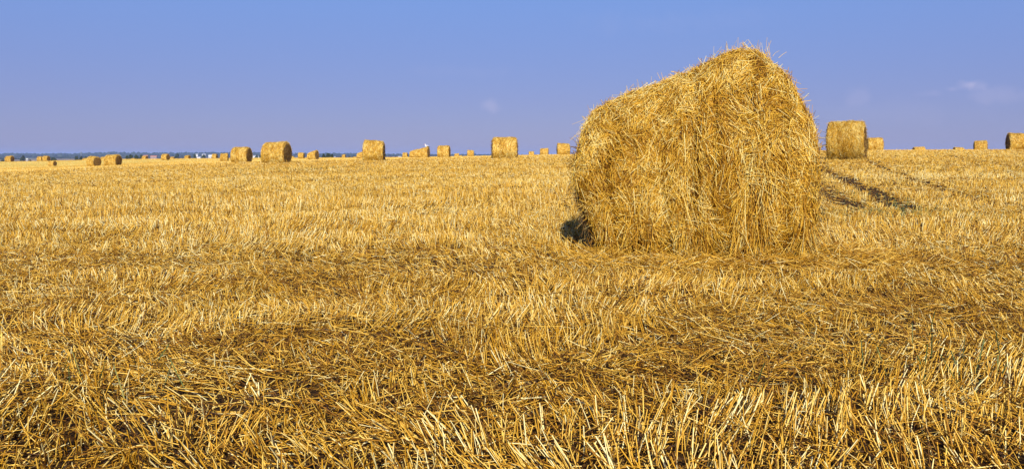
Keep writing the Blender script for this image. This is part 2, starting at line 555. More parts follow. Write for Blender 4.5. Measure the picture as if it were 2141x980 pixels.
o = link('loose_straw', build_mesh('loose_straw', V, Fc, M_stub, T))
tag(o, 'loose cut straw lying flat between the stubble rows and round the large near bale', 'straw', kind='stuff')
print('loose faces', len(Fc))

# green weeds in the wheel tracks
M_weed, t_, b_ = mat_new('weed_green')
at = N(t_, 'ShaderNodeAttribute', attribute_name='tone')
r_ = ramp(t_, [(0, (0.035, 0.06, 0.012)), (.6, (0.10, 0.14, 0.03)), (1, (0.24, 0.24, 0.07))])
t_.links.new(at.outputs['Fac'], r_.inputs[0]); t_.links.new(r_.outputs[0], b_.inputs['Base Color'])
b_.inputs['Roughness'].default_value = .6
parts = []
for px, D, sx, sy, n in ((1860, 11.4, .25, .3, 35), (1900, 10.4, .3, .2, 45), (1950, 9.6, .4, .15, 60), (1830, 9.9, .4, .12, 40), (2020, 9.3, .5, .12, 40), (1800, 13.2, .15, .3, 30),
                         (1705, 9.8, .3, .2, 60), (620, 33, 1.6, .6, 160), (835, 56, 1.0, .8, 60), (1150, 60, 1.0, 1, 50), (700, 27, 1.2, .4, 90), (250, 2.75, .3, .1, 12), (1960, 3.0, .3, .2, 20)):
    x, y = P2W(px, D)
    X = x + rng.normal(0, sx, n); Y = y + rng.normal(0, sy, n)
    Dv = np.stack([rng.normal(0, .4, n), rng.normal(0, .4, n), np.ones(n)], 1)
    sc_ = max(1, D / 9) ** .7
    parts.append(straws(np.stack([X, Y, gz(X, Y)], 1), Dv, .08 + .09 * rng.random(n), .005 * sc_ * (.7 + .6 * rng.random(n)), rng.random(n), None, 1, 3))
V, Fc, T = merge(parts)
tag(link('green_weeds', build_mesh('green_weeds', V, Fc, M_weed, T)), 'thin green weeds growing among the stubble along the wheel tracks', 'weeds', kind='stuff')

# ------------------------------------------------------------------ the large near bale
def loft_bale(prof, n_t=140, n_u=110, lump=.03, groove=.03, power=2.25, seed=1, low=.86, cuts=(), tuck=0):
    """prof: list of (x, top, half depth, depth centre). returns surface function and core mesh"""
    prof = np.array(prof)
    xs = prof[:, 0]
    def cut1(x, th, cx_, cw_):
        wv = (fbm(th * 1.3, th * 0 + cx_ * 9, seed + 31) - .5) * .22
        return (.15 + 1.2 * vnoise(th * 2.6, th * 0 + cx_ * 7, 5)) * (1 - .9 * sstep(.45, .9, np.sin(th))) * np.exp(-((x - cx_ - wv) / cw_) ** 2)
    def surf(x, th):
        top = np.interp(x, xs, prof[:, 1]); rd = np.interp(x, xs, prof[:, 2]); yc = np.interp(x, xs, prof[:, 3])
        c, s = np.cos(th), np.sin(th)
        e = 2.0 / power
        yy = np.sign(c) * np.abs(c) ** e; zz = np.sign(s) * np.abs(s) ** e
        zc = top * .5
        y = yc + rd * yy; z = zc + zc * zz
        lo = s < 0
        y = np.where(lo, yc + rd * np.sign(c) * np.abs(c) ** low * (1 - .04 * s * s), y)
        z = np.where(lo, zc - zc * np.abs(s) ** (low + .25), z)
        # lumps and grooves that run round the roll
        g = (fbm(x * 7.0 + 40, th * .35 + 9, seed, 3) - .5) * 2 * groove
        l = (fbm(x * 2.6 + 11, th * 1.6 + 5, seed + 5, 4) - .5) * 2 * lump
        k = (g + l)
        for cx_, cw_, cd_ in cuts:
            k = k - cd_ * cut1(x, th, cx_, cw_)
        ln = np.sqrt(yy ** 2 + zz ** 2) + 1e-6
        y = y + yy / ln * k; z = z + zz / ln * k
        if tuck:
            f_ = np.clip(1 - z / .75, 0, 1) ** 1.4
            x = x - .03 * np.exp(-((z - .78) / .36) ** 2) * np.clip(1 - (x - xs[0]) / .5, 0, 1) + tuck * f_ * np.clip(1 - (x - xs[0]) / .5, 0, 1) - .04 * f_ * np.clip(1 - (xs[-1] - x) / .3, 0, 1)
        z = np.maximum(z, -.01)
        return np.stack([x + 0 * th, y, z], -1)
    surf.cut = lambda x, th: sum([c_[2] / .10 * cut1(x, th, c_[0], c_[1] * .8) for c_ in cuts], np.zeros_like(x))
    return surf, xs

def roll_core(surf, xs, n_t, n_u, shrink=.0):
    u = np.linspace(0, 1, n_u)
    x = xs[0] + (xs[-1] - xs[0]) * u
    th = np.linspace(0, 2 * math.pi, n_t, endpoint=False)
    XX, TT = np.meshgrid(x, th, indexing='ij')
    V = surf(XX.ravel(), TT.ravel())
    i = np.arange(n_u - 1)[:, None]; j = np.arange(n_t)[None]
    a = i * n_t + j; b = i * n_t + (j + 1) % n_t
    q = np.stack([a, b, b + n_t, a + n_t], -1).reshape(-1, 4)
    return V, q

def add_multi(name, pieces, parent=None):
    """pieces: list of (V, F quads, tone, material) in one mesh with several slots"""
    Vs, Fs, Ts, Ms = [], [], [], []
    o = 0; mats = []
    for V, Fc, T, m in pieces:
        if m not in mats: mats.append(m)
        Vs.append(V); Fs.append(Fc + o); Ts.append(T); Ms.append(np.full(len(Fc), mats.index(m), dtype=np.int32)); o += len(V)
    me = build_mesh(name, np.concatenate(Vs), np.concatenate(Fs), mats[0], np.concatenate(Ts))
    for m in mats[1:]: me.materials.append(m)
    me.polygons.foreach_set('material_index', np.concatenate(Ms))
    return me

def wrap_straws(surf, xs, n, Lr, w, seed, th_w=None, out=(0, .03), chaos=.9, pitch=.16, nseg=2, tone0=.55, hang=0, locks=0, cav=0):
    x = xs[0] + (xs[-1] - xs[0]) * rng.random(n)
    th = rng.random(n) * 2 * math.pi
    if th_w is not None:
        th = np.where(rng.random(n) < th_w[2], th_w[0] + (th_w[1] - th_w[0]) * rng.random(n), th)
    la = None
    if locks:
        lk = rng.integers(0, locks, n)
        x = np.clip(x[lk] + rng.normal(0, .045, n), xs[0], xs[-1]); th = th[lk] + rng.normal(0, .045, n)
        la = (rng.random(locks) * 3.14)[lk]
    keep = surf(x, th)[:, 2] > .015
    keep &= rng.random(n) > .9 * np.clip(surf.cut(x, th), 0, 1)
    if cav: keep &= rng.random(n) < sstep(.36, .50, fbm(x * 5.5, th * 3.2, 88, 3))
    x, th = x[keep], th[keep]; n = len(x)
    if la is not None: la = la[keep]
    e = 1e-2
    P = surf(x, th)
    Tt = norm(surf(x, th + e) - surf(x, th - e))
    Tx = norm(surf(np.clip(x + e, xs[0], xs[-1]), th) - surf(np.clip(x - e, xs[0], xs[-1]), th))
    Nn = norm(np.cross(Tt, Tx))
    c = P - np.stack([x, np.full(n, P[:, 1].mean()), np.full(n, .8 * P[:, 2].max() / 2)], 1)
    Nn = np.where((Nn * c).sum(1, keepdims=True) < 0, -Nn, Nn)
    a = (fbm(x * 3.0 + 3, th * 2.2, seed + 3) - .5) * 2 * chaos * 2.2 + rng.normal(0, chaos * .45, n)
    a = np.where(rng.random(n) < .18, rng.random(n) * 6.28, a)
    if la is not None: a = la + rng.normal(0, .22, n)
    flip = np.where(rng.random(n) < .5, 1, -1)[:, None]
    Dv = (Tt * np.cos(a)[:, None] + Tx * np.sin(a)[:, None]) * flip
    pi = np.abs(rng.normal(0, pitch, n))
    Dv = norm(Dv * np.cos(pi)[:, None] + Nn * np.sin(pi)[:, None])
    L = Lr[0] + (Lr[1] - Lr[0]) * rng.random(n) ** 1.7
    off = out[0] + (out[1] - out[0]) * rng.random(n)
    P = P + Nn * off[:, None] - Dv * (L * .35)[:, None]
    bend = -Nn * (L * (.10 + pi * .45) * rng.random(n))[:, None] + rng.normal(0, 1, (n, 3)) * (L * .07)[:, None]
    if hang:
        bend[:, 2] -= L * hang * rng.random(n)
    patch = (fbm(x * 4, th * 1.5, seed + 8) - .5) * .55
    tone = np.clip(tone0 + rng.normal(0, .22, n) + patch, 0, 1)
    P[:, 2] = np.maximum(P[:, 2], .004)
    return straws(P, Dv, L, w * (.6 + .8 * rng.random(n)), tone, bend, nseg, 3)

def face_disc(surf, x, side, nr=26, nt=96, seed=3, dish=.03):
    """end of a roll: rings of straw ends, with a slight dome; side = +1 / -1"""
    th = np.linspace(0, 2 * math.pi, nt, endpoint=False)
    rim = surf(np.full(nt, x), th)
    c = rim.mean(0)
    V = []
    for i in range(nr + 1):
        f = 1 - i / (nr + .3)
        p = c + (rim - c) * f
        ring = .012 * math.sin(i * 2.3) + dish * (1 - f * f)
        p = p.copy(); p[:, 0] = p[:, 0] + side * (ring + (fbm(th * 3, th * 0 + i * .8, seed) - .5) * .03 * (1 if i else 0))
        V.append(p)
    V = np.concatenate(V)
    i = np.arange(nr)[:, None]; j = np.arange(nt)[None]
    a = i * nt + j; b = i * nt + (j + 1) % nt
    q = np.stack([a, b, b + nt, a + nt], -1).reshape(-1, 4)
    last = nr * nt
    qc = np.array([[last + k, last + k + 1, last + (nt - 2 - k), last + (nt - 1 - k)] for k in range(nt // 2 - 1)])
    q = np.concatenate([q, qc])
    if side < 0: q = q[:, ::-1]
    return V, q, rim, c

def face_straws(rim, c, x, side, n, w, Lr, nseg=1, wild=.5):
    k = rng.integers(0, len(rim), n)
    f = np.sqrt(rng.random(n)) * .99
    P = c + (rim[k] - c) * f[:, None]
    P[:, 0] = P[:, 0] + side * (.03 * (1 - f * f) + .004)
    rad = norm(rim[k] - c)
    tan = np.stack([np.zeros(n), -rad[:, 2], rad[:, 1]], 1)
    Dv = tan * (rng.normal(0, 1, n) * wild * 1.6)[:, None] + rad * (rng.normal(0, 1, n) * wild)[:, None]
    Dv[:, 0] += side * np.abs(rng.normal(.18, .22, n))
    Dv[:, 2] -= .25
    L = Lr[0] + (Lr[1] - Lr[0]) * rng.random(n) ** 1.6
    bend = np.stack([-side * L * .12, 0 * L, -L * .12], 1)
    P[:, 2] = np.maximum(P[:, 2], .02)
    return straws(P, Dv, L, w * (.6 + .8 * rng.random(n)), np.clip(.5 + rng.normal(0, .24, n), 0, 1), bend, nseg, 3)

BALE_GROUP = 'round straw bales scattered over the field'
def near_bale():
    root = bpy.data.objects.new('straw_bale', None); COL.objects.link(root)
    g0 = z1(1.6, 7.0)
    root.location = (1.56, 6.58, g0 - .02)
    root.scale = (.90, .94, .945)
    prof = [(.56, 1.0, .58, 7.25), (.60, 1.18, .64, 7.24), (.68, 1.31, .69, 7.23), (.82, 1.39, .71, 7.21), (1.0, 1.45, .72, 7.20), (1.2, 1.50, .74, 7.19),
            (1.45, 1.60, .77, 7.18), (1.7, 1.70, .80, 7.17), (1.90, 1.785, .81, 7.16), (2.02, 1.84, .82, 7.16), (2.15, 1.80, .82, 7.16),
            (2.32, 1.69, .81, 7.16), (2.45, 1.55, .79, 7.16), (2.53, 1.40, .76, 7.16), (2.59, 1.24, .68, 7.16)]
    prof = [(x - 1.6, t, d, y - 7.1) for x, t, d, y in prof]
    surf, xs = loft_bale(prof, lump=.030, groove=.024, seed=4, power=2.1, low=.52, tuck=.25,
                         cuts=((-.72, .030, .07), (-.50, .025, .06), (-.27, .04, .09), (-.04, .05, .13), (.16, .025, .05), (.42, .03, .05), (.68, .025, .06)))
    root.rotation_euler = (0, 0, R(-12))
    V, q = roll_core(surf, xs, 300, 260)
    pieces = [(V, q, np.full(len(V), .4), M_core)]
    front = (math.pi * .45, math.pi * 1.5, .72)          # the side that faces the camera gets most of the straw
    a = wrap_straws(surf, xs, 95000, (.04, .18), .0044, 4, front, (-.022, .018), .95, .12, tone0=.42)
    pieces.append((*a, M_bale))
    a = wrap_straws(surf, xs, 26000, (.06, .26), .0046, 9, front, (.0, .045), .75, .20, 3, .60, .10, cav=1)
    pieces.append((*a, M_bale))
    # locks of straw caught at random angles
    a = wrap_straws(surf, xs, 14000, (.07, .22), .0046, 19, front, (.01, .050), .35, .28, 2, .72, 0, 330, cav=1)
    pieces.append((*a, M_bale))
    me = add_multi('straw_roll', pieces)
    link('straw_roll', me, root)
    # loose ends that stand off the roll
    a = wrap_straws(surf, xs, 2600, (.07, .26), .0045, 14, front, (.0, .03), 1.0, .75, 2, .72)
    b = wrap_straws(surf, xs, 800, (.08, .24), .0045, 15, (math.pi * .30, math.pi * .70, 1.0), (.0, .03), .9, .8, 2, .75)
    # wisps at the crest
    n = 30
    P = np.stack([rng.normal(.50, .16, n), rng.normal(.02, .12, n), np.full(n, 1.79)], 1)
    Dv = np.stack([rng.normal(0, .5, n), rng.normal(0, .5, n), np.ones(n)], 1)
    c = straws(P, Dv, .05 + .14 * rng.random(n), np.full(n, .004), np.clip(rng.normal(.75, .15, n), 0, 1), rng.normal(0, .02, (n, 3)), 2, 3)
    # strands hanging from the lower belly to the ground
    n = 3000
    x = rng.uniform(xs[0] + .02, xs[-1] - .01, n)
    x = x[rng.random(n) < sstep(.38, .6, vnoise(x * 11, x * 0, 66)) * (.45 + .55 * (x > .1))]; n = len(x); th = rng.uniform(math.pi * 1.02, math.pi * 1.28, n)
    P = surf(x, th); P[:, 1] -= rng.random(n) * .05
    Dv = np.stack([rng.normal(0, .30, n), rng.normal(-.03, .14, n), -np.ones(n)], 1)
    L = np.minimum(.10 + .34 * rng.random(n) ** 1.4, P[:, 2] * .98)
    d = straws(P, Dv, L, .0045 * (.6 + .8 * rng.random(n)), np.clip(rng.normal(.56, .22, n), 0, 1), rng.normal(0, .02, (n, 3)), 2, 3)
    V, Fc, T = merge([a, b, c, d])
    link('loose_ends', build_mesh('loose_ends', V, Fc, M_bale, T), root)
    for side, x in ((-1, xs[0]), (1, xs[-1])):
        V, q, rim, c = face_disc(surf, x, side, 30, 120)
        fs = face_straws(rim, c, x, side, 7000, .0048, (.05, .22), 2, .6)
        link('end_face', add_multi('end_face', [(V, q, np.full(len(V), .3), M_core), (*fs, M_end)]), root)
    tag(root, 'huge near straw bale with a ragged peaked top, lower on its left side', 'straw bale', BALE_GROUP)
near_bale()

# ------------------------------------------------------------------ bales further off
def make_bale_data(L, Dm, n, w, seed, n_end, taper=0, nseg=1, Lr=(.08, .26), fly=.02, slump=.0):
    e = .07
    h = L / 2
    top = lambda x: Dm * (1 + taper * (x / L))
    R0 = Dm / 2
    prof = [(-h, top(-h) * .91, R0 * .91, 0), (-h + e * .4, top(-h) * .965, R0 * .965, 0), (-h + e, top(-h), R0, 0), (-h * .3, top(-h * .3) * 1.01, R0 * 1.01, 0),
            (h * .3, top(h * .3) * 1.01, R0 * 1.01, 0), (h - e, top(h), R0, 0), (h - e * .4, top(h) * .965, R0 * .965, 0), (h, top(h) * .91, R0 * .91, 0)]
    surf, xs = loft_bale(prof, lump=.035, groove=.022, seed=seed, power=2.12)
    V, q = roll_core(surf, xs, 72, 40)
    a = wrap_straws(surf, xs, n, Lr, w, seed, None, (-.005, .03), .45, .14, nseg, .66)
    b = wrap_straws(surf, xs, int(n * fly), (.08, .26), w, seed + 2, None, (0, .03), 1., .7, nseg, .7)
    roll = add_multi('straw_roll', [(V, q, np.full(len(V), .4), M_core), (*a, M_bale), (*b, M_bale)])
    ends = []
    for side, x in ((-1, xs[0]), (1, xs[-1])):
        V, q, rim, c = face_disc(surf, x, side, 14, 60, seed)
        fs = face_straws(rim, c, x, side, n_end, w, (.05, .18))
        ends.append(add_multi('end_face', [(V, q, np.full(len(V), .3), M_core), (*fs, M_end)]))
    return roll, ends

def proto_bale(data):
    root = bpy.data.objects.new('straw_bale', None); COL.objects.link(root)
    link('straw_roll', data[0], root)
    for e in data[1]: link('end_face', e, root)
    return root

def copy_bale(src):
    c = src.copy(); COL.objects.link(c)
    for ch in src.children:
        d = ch.copy(); COL.objects.link(d); d.parent = c
    return c

B_BIG = proto_bale(make_bale_data(1.46, 1.5, 22000, .0085, 31, 1500, nseg=2, fly=.05, Lr=(.08, .3)))    # at 30 m
PROTOS = [proto_bale(make_bale_data(1.38, 1.5, 7000, .016, 41 + k * 7, 900, taper=tp)) for k, tp in enumerate((.0, .05, -.06))]
B_TAPER = proto_bale(make_bale_data(1.45, 1.5, 6000, .018, 77, 900, taper=.30))
used = set()
# px centre, top row, distance, scale of length, yaw deg, prototype, label
LIST = [
 (20, 326, 196, 1.15, -4, 1, 'small bale nearest the left edge of the field, a pole and trees beyond it'),
 (84, 327, 196, 1.0, 5, 0, 'left one of a touching pair of small bales on the far left skyline'),
 (97, 326, 192, 1.05, -8, 2, 'right one of a touching pair of small bales on the far left skyline'),
 (109.5, 336, 141, 1.25, -10, 0, 'low bale alone in front of the other left bales, brown end turned right'),
 (178, 331, 212, 1.0, 0, 0, 'half hidden bale peeping out behind the left bale of the close pair'),
 (196, 327, 109, 1.0, -20, 2, 'left bale of a close pair, its wide round end lit'),
 (217, 328, 190, 1.0, 0, 1, 'far bale seen in the gap between the two bales of the close left pair'),
 (236, 323.5, 100, 1.2, -5, 1, 'right bale of a close pair, taller than its neighbour, with a dark round end'),
 (279, 331, 240, .9, 0, 0, 'very low bale top just over the field edge in front of dark trees'),
 (303, 326, 225, 1.1, -10, 1, 'low bale top on the field edge at the right foot of the dark trees'),
 (346, 322, 170, 1.1, -12, 0, 'rounded lone bale with a tiny bale touching its right side'),
 (361, 328, 215, .8, 0, 2, 'tiny bale touching the right side of a rounded lone bale'),
 (392, 325, 205, 1.0, -6, 1, 'small bale just left of the white farm buildings'),
 (449, 322, 195, 1.0, 0, 0, 'small bale just right of the white farm buildings'),
 (469, 320.5, 126, .95, 14, 1, 'middle sized bale half tucked behind the left side of a large flat topped bale'),
 (505, 307.5, 70, 1.12, -4, 0, 'large flat topped bale with a shaded end, second largest on the left half'),
 (578, 297, 53, 1.15, -7, 1, 'largest bale of the left half, domed top and broad brown shaded right end'),
 (611, 327, 210, .9, 0, 0, 'tiny bale peeping out at the right foot of the largest left bale'),
 (630, 319, 170, 1.0, 0, 2, 'squarish bale touching the left side of a slanting topped bale'),
 (654.5, 314.5, 121, 1.1, -14, 3, 'bale with a top slanting up to the right, left of the dark round tree clump'),
 (719, 323, 205, .75, 0, 0, 'small square bale alone between the tree clump and the tall bale'),
 (755, 316.5, 150, 1.2, 0, 3, 'bale hidden behind the left side of the tall straight sided bale'),
 (743, 328, 190, .8, 20, 2, 'tiny bale top at the far left of the tall straight sided bale'),
 (782, 294, 56, 1.0, 3, 2, 'tall straight sided bale with a thin dark right edge'),
 (847, 319, 205, 1.05, 0, 0, 'low pale bale at the left end of a touching row of three'),
 (866, 312, 128, 1.1, 0, 3, 'middle bale of a touching row of three, top rising to the right'),
 (884, 307.5, 104, 1.25, -10, 3, 'rightmost bale of a touching row of three, a white bird on its top'),
 (928, 304.5, 100, 1.05, -4, 0, 'squarish bale next right of the row of three with the bird'),
 (955, 321, 215, 1.1, 0, 1, 'very small bale right of a squarish bale, a speck of a bale at its side'),
 (963, 325, 230, .8, 0, 0, 'speck of a bale at the right side of a very small bale'),
 (984, 314, 170, 1.1, 0, 2, 'small square bale left of the widest bale in the middle of the skyline'),
 (1012, 325.3, 225, 1.0, 0, 1, 'lowest sliver of a bale top just left of the widest middle bale'),
 (1055, 287, 54, 1.18, 2, 0, 'widest bale in the middle of the skyline, seen square on with both corners rounded'),
 (1111, 316.5, 205, 1.2, 0, 0, 'first and smallest of three bales in a line toward the large near bale'),
 (1138, 310, 160, 1.25, -4, 1, 'second of three bales in a line toward the large near bale'),
 (1178, 300, 100, 1.15, 0, 2, 'tallest of three bales in a line, at the left edge of the near bale'),
 (1829, 288, 87, 1.15, -15, 0, 'square bale touching the right side of the tall shaggy bale on the slope'),
 (1921, 307, 235, 1.75, 0, 1, 'left one of two bales sunk behind the right skyline, only its top showing'),
 (2004, 308, 240, 1.6, 0, 2, 'right one of two bales sunk behind the right skyline, only its top showing'),
 (2050, 294, 114, 1.15, -26, 1, 'narrow bale on the right skyline with a thin dark left edge'),
 (2129, 279, 69, 1.15, -18, 2, 'bale cut by the right edge of the photograph, left end in dark shade'),
]
PR = PROTOS + [B_TAPER]
for px, top, D, ls, yaw, pk, lab in [(1770, 254.5, 30.5, .87, -29, 4, 'tall shaggy square topped bale on the slope right of the huge near bale')] + LIST:
    X, Y = P2W(px, D)
    g = z1(X, Y)
    topz = EYE + (HOR - top) / F * D
    dia = topz - g
    if D > 186: dia = max(dia, 1.25)
    src = B_BIG if pk == 4 else PR[pk]
    if pk not in used:
        o = src; used.add(pk)
    else:
        o = copy_bale(src)
    k = dia / 1.5 / (1.10 if pk == 3 else 1.0)
    zoff = (topz - dia)
    base = g - .03 if D <= 186 else min(g - .03, zoff)
    o.location = (X, Y, base)
    o.rotation_euler = (0, 0, R(yaw))
    o.scale = (k * ls * (.97 if D > 60 else 1), k, k)
    print('bale', px, D, 'dia %.2f' % dia, 'len %.2f' % (1.4 * k * ls), 'base row %.0f' % (HOR + (EYE - g) / D * F))
    tag(o, lab, 'straw bale', BALE_GROUP)

# ------------------------------------------------------------------ bird on a bale
def plain(name, col, rough=.7):
    m, t, b = mat_new(name)
    no = N(t, 'ShaderNodeTexNoise'); no.inputs['Scale'].default_value = 6; no.inputs['Detail'].default_value = 5
    mx = N(t, 'ShaderNodeMix', data_type='RGBA', blend_type='MULTIPLY')
    mx.inputs[6].default_value = (*col, 1)
    r = ramp(t, [(0.3, (.75, .75, .75)), (.7, (1.1, 1.1, 1.1))])
    t.links.new(no.outputs[0], r.inputs[0]); t.links.new(r.outputs[0], mx.inputs[7]); mx.inputs[0].default_value = 1
    t.links.new(mx.outputs[2], b.inputs['Base Color']); b.inputs['Roughness'].default_value = rough
    return m
M_white = plain('white_feather', (.80, .78, .74)); M_black = plain('black_feather', (.03, .03, .035)); M_beak = plain('beak_red', (.45, .10, .04))

def tube_path(pts, rad, sides=10):
    pts = np.array(pts, float); n = len(pts)
    T = np.gradient(pts, axis=0); T = norm(T)
    V = []
    for p, t, r in zip(pts, T, rad):
        ref = np.array([0, 1., 0]) if abs(t[1]) < .8 else np.array([1., 0, 0])
        a = norm(np.cross(t, ref)); b = np.cross(t, a)
        for k in range(sides):
            an = 2 * math.pi * k / sides
            V.append(p + (a * math.cos(an) + b * math.sin(an)) * r)
    q = [[i * sides + k, i * sides + (k + 1) % sides, (i + 1) * sides + (k + 1) % sides, (i + 1) * sides + k] for i in range(n - 1) for k in range(sides)]
    return np.array(V), np.array(q)

def bird():
    px, D = 892.5, 104
    X, Y = P2W(px, D)
    root = bpy.data.objects.new('white_bird', None); COL.objects.link(root)
    root.location = (X, Y, EYE + (HOR - 310.0) / F * D)
    # one continuous body: tail, trunk, bent neck, head (faces left)
    V, q = tube_path([(.34, 0, .12), (.28, 0, .15), (.15, 0, .22), (0, 0, .27), (-.13, 0, .29), (-.20, 0, .35), (-.19, 0, .45), (-.20, 0, .52), (-.26, 0, .54), (-.30, 0, .53)],
                     [.01, .06, .13, .16, .12, .065, .045, .05, .05, .02], 14)
    link('body', build_mesh('body', V, q, M_white, np.zeros(len(V))), root)
    V, q = tube_path([(-.29, 0, .53), (-.40, 0, .50), (-.48, 0, .48)], [.022, .014, .003], 8)
    link('beak', build_mesh('beak', V, q, M_beak, np.zeros(len(V))), root)
    for s in (-1, 1):
        V, q = tube_path([(-.08, s * .13, .30), (.08, s * .15, .27), (.22, s * .11, .20), (.40, s * .05, .11)], [.03, .075, .07, .01], 10)
        V[:, 1] = s * .14 + (V[:, 1] - s * .14) * .5
        link('wing', build_mesh('wing', V, q, M_black, np.zeros(len(V))), root)
        V, q = tube_path([(.02, s * .05, .16), (.03, s * .05, .05), (.0, s * .05, -.06)], [.016, .010, .010], 6)
        link('leg', build_mesh('leg', V, q, M_beak, np.zeros(len(V))), root)
    tag(root, 'white bird with dark wing feathers perched on the rightmost of three touching bales', 'bird')
bird()

# ------------------------------------------------------------------ far land: hills, forest, trees, farm buildings
def leaf_mat(name, c0, c1):
    m, t, b = mat_new(name)
    at = N(t, 'ShaderNodeAttribute', attribute_name='tone')
    r = ramp(t, [(0, c0), (1, c1)])
    t.links.new(at.outputs['Fac'], r.inputs[0]); t.links.new(r.outputs[0], b.inputs['Base Color'])
    b.inputs['Roughness'].default_value = .7
    return m
M_leaf = leaf_mat('tree_leaves', (0.018, 0.032, 0.010), (0.06, 0.085, 0.022))
M_forest = leaf_mat('forest_canopy', (0.010, 0.020, 0.009), (0.035, 0.05, 0.02))
M_bark = plain('bark', (.09, .065, .045), .9)

def leaf_cloud(C, Rr, n, size, tone):
    """n random oriented leaf clumps in ellipsoid shells C (k,3), Rr (k,3)"""
    k = rng.integers(0, len(C), n)
    d = norm(rng.normal(0, 1, (n, 3)))
    f = (.55 + .5 * rng.random(n) ** .6)
    P = C[k] + d * Rr[k] * f[:, None]
    a = norm(rng.normal(0, 1, (n, 3))); b = norm(np.cross(a, rng.normal(0, 1, (n, 3))))
    s = size * (.6 + .8 * rng.random(n))
    V = np.stack([P - a * s[:, None], P + b * s[:, None] * .7, P + a * s[:, None], P - b * s[:, None] * .7], 1).reshape(-1, 3)
    Fc = np.arange(n * 4).reshape(-1, 4)
    T = np.repeat(np.clip(tone[k] + rng.normal(0, .22, n), 0, 1), 4)
    return V, Fc, T

def tree(px, D, width_px, top_row, label, group='trees beyond the field'):
    X, Y = P2W(px, D)
    g = z1(X, Y)
    topz = EYE + (HOR - top_row) / F * D
    H = max(topz - g, 1.5); Wd = width_px / F * D
    root = bpy.data.objects.new('broadleaf_tree', None); COL.objects.link(root)
    root.location = (X, Y, g)
    V, q = tube_path([(0, 0, -.2), (.02 * H, 0, H * .3), (0, .02 * H, H * .6), (.03 * H, 0, H * .85)], [H * .035, H * .025, H * .015, H * .004], 8)
    pcs = [(V, q, np.zeros(len(V)))]
    for k in range(5):
        a = k * 1.3 + rng.random()
        z0 = H * (.28 + .1 * k)
        V, q = tube_path([(0, 0, z0), (math.cos(a) * Wd * .15, math.sin(a) * Wd * .15, z0 + H * .1), (math.cos(a) * Wd * .32, math.sin(a) * Wd * .32, z0 + H * .22)], [H * .012, H * .008, H * .003], 6)
        pcs.append((V, q, np.zeros(len(V))))
    V, q, T = merge(pcs)
    link('trunk', build_mesh('trunk', V, q, M_bark, T), root)
    m = 11
    C = np.stack([rng.uniform(-.34, .34, m) * Wd, rng.uniform(-.34, .34, m) * Wd, H * rng.uniform(.32, .80, m)], 1)
    C[:, :2] *= (1.15 - (C[:, 2:3] / H))
    Rr = np.stack([Wd * rng.uniform(.16, .26, m)] * 2 + [H * rng.uniform(.13, .22, m)], 1)
    C[:, 2] = np.minimum(C[:, 2], H - Rr[:, 2])
    tone = rng.random(m) * .7
    V, Fc, T = leaf_cloud(C, Rr, 1300, max(Wd, H) * .045, tone)
    link('crown', build_mesh('crown', V, Fc, M_leaf, T), root)
    tag(root, label, 'tree', group)
TREES = [
 (677, 430, 13, 320.5, 'left tree of the dark round clump standing alone on the middle skyline'),
 (686, 440, 15, 319.5, 'middle and tallest tree of the dark round clump on the middle skyline'),
 (694, 430, 9, 322, 'right tree of the dark round clump on the middle skyline'),
 (266, 560, 9, 324.5, 'leftmost tree of the dark row right of the close pair of bales'),
 (273, 540, 14, 321.5, 'second and broadest tree of the dark row right of the close pair of bales'),
 (285, 560, 12, 323, 'third tree of the dark row right of the close pair of bales'),
 (296, 580, 11, 322.5, 'rightmost tree of the dark row right of the close pair of bales'),
 (169, 560, 14, 325.5, 'dark tree left of the close pair of bales, under the thin mast'),
 (180, 540, 11, 326.5, 'dark tree close behind the left bale of the close pair'),
 (160, 900, 9, 323.5, 'small bluish tree left of the thin mast'),
 (112, 620, 16, 328.5, 'low bushy tree just right of the touching pair of skyline bales'),
 (63, 640, 9, 332.5, 'low round bush beside the white pole at far left'),
 (5, 640, 14, 333, 'low dark bush at the left edge of the photograph'),
 (46, 1000, 12, 324, 'bluish tree between the first bale and the white pole'),
 (426, 1100, 10, 321.5, 'tree standing behind the white farm buildings, left one'),
 (447, 1150, 10, 320.5, 'tree standing behind the white farm buildings, right one'),
 (408, 1100, 9, 321.5, 'tree at the left end of the white farm buildings'),
 (546, 900, 12, 322, 'dark tree between the large flat topped bale and the largest left bale'),
 (536, 1000, 10, 321.5, 'tree against the right side of the large flat topped bale'),
 (712, 700, 7, 326, 'small tree left of the small lone square bale'),
 (731, 760, 9, 325.5, 'small tree right of the small lone square bale'),
 (738, 900, 7, 324.5, 'thin tree left of the tall straight sided bale'),
 (370, 1300, 12, 320.5, 'bluish tree right of the tiny bale pair'),
]
for a in TREES: tree(*a)

# wooded hills on the horizon
hx = np.linspace(-5200, 5200, 420)
def hill_top(px):       # row of the wood's top edge across the photo
    return np.interp(px, [-900, 0, 60, 120, 200, 235, 300, 360, 450, 550, 700, 850, 1000, 1150, 1400, 2200], [322, 321.3, 321.5, 321.5, 319.6, 318, 319.5, 319.2, 319, 319.5, 321.5, 323, 323.6, 324.5, 325, 325])
D0 = 4300.0
pxh = CX + F * hx / D0
crest = EYE + (HOR - hill_top(pxh)) / F * D0 - 11 + (fbm(hx * .004, hx * 0, 3) - .5) * 3
rows_ = []
for dy, f in ((-900, 0), (-500, .25), (-250, .6), (0, 1.0), (300, .75), (900, 0)):
    rows_.append(np.stack([hx * (1 + dy / D0), np.full_like(hx, D0 + dy), -12.5 + (crest + 12.5) * f], 1))
V = np.concatenate(rows_); n = len(hx)
i = np.arange(5)[:, None]; j = np.arange(n - 1)[None]
a = i * n + j
q = np.stack([a, a + 1, a + 1 + n, a + n], -1).reshape(-1, 4)
M_hill, t_, b_ = mat_new('hill_slope')
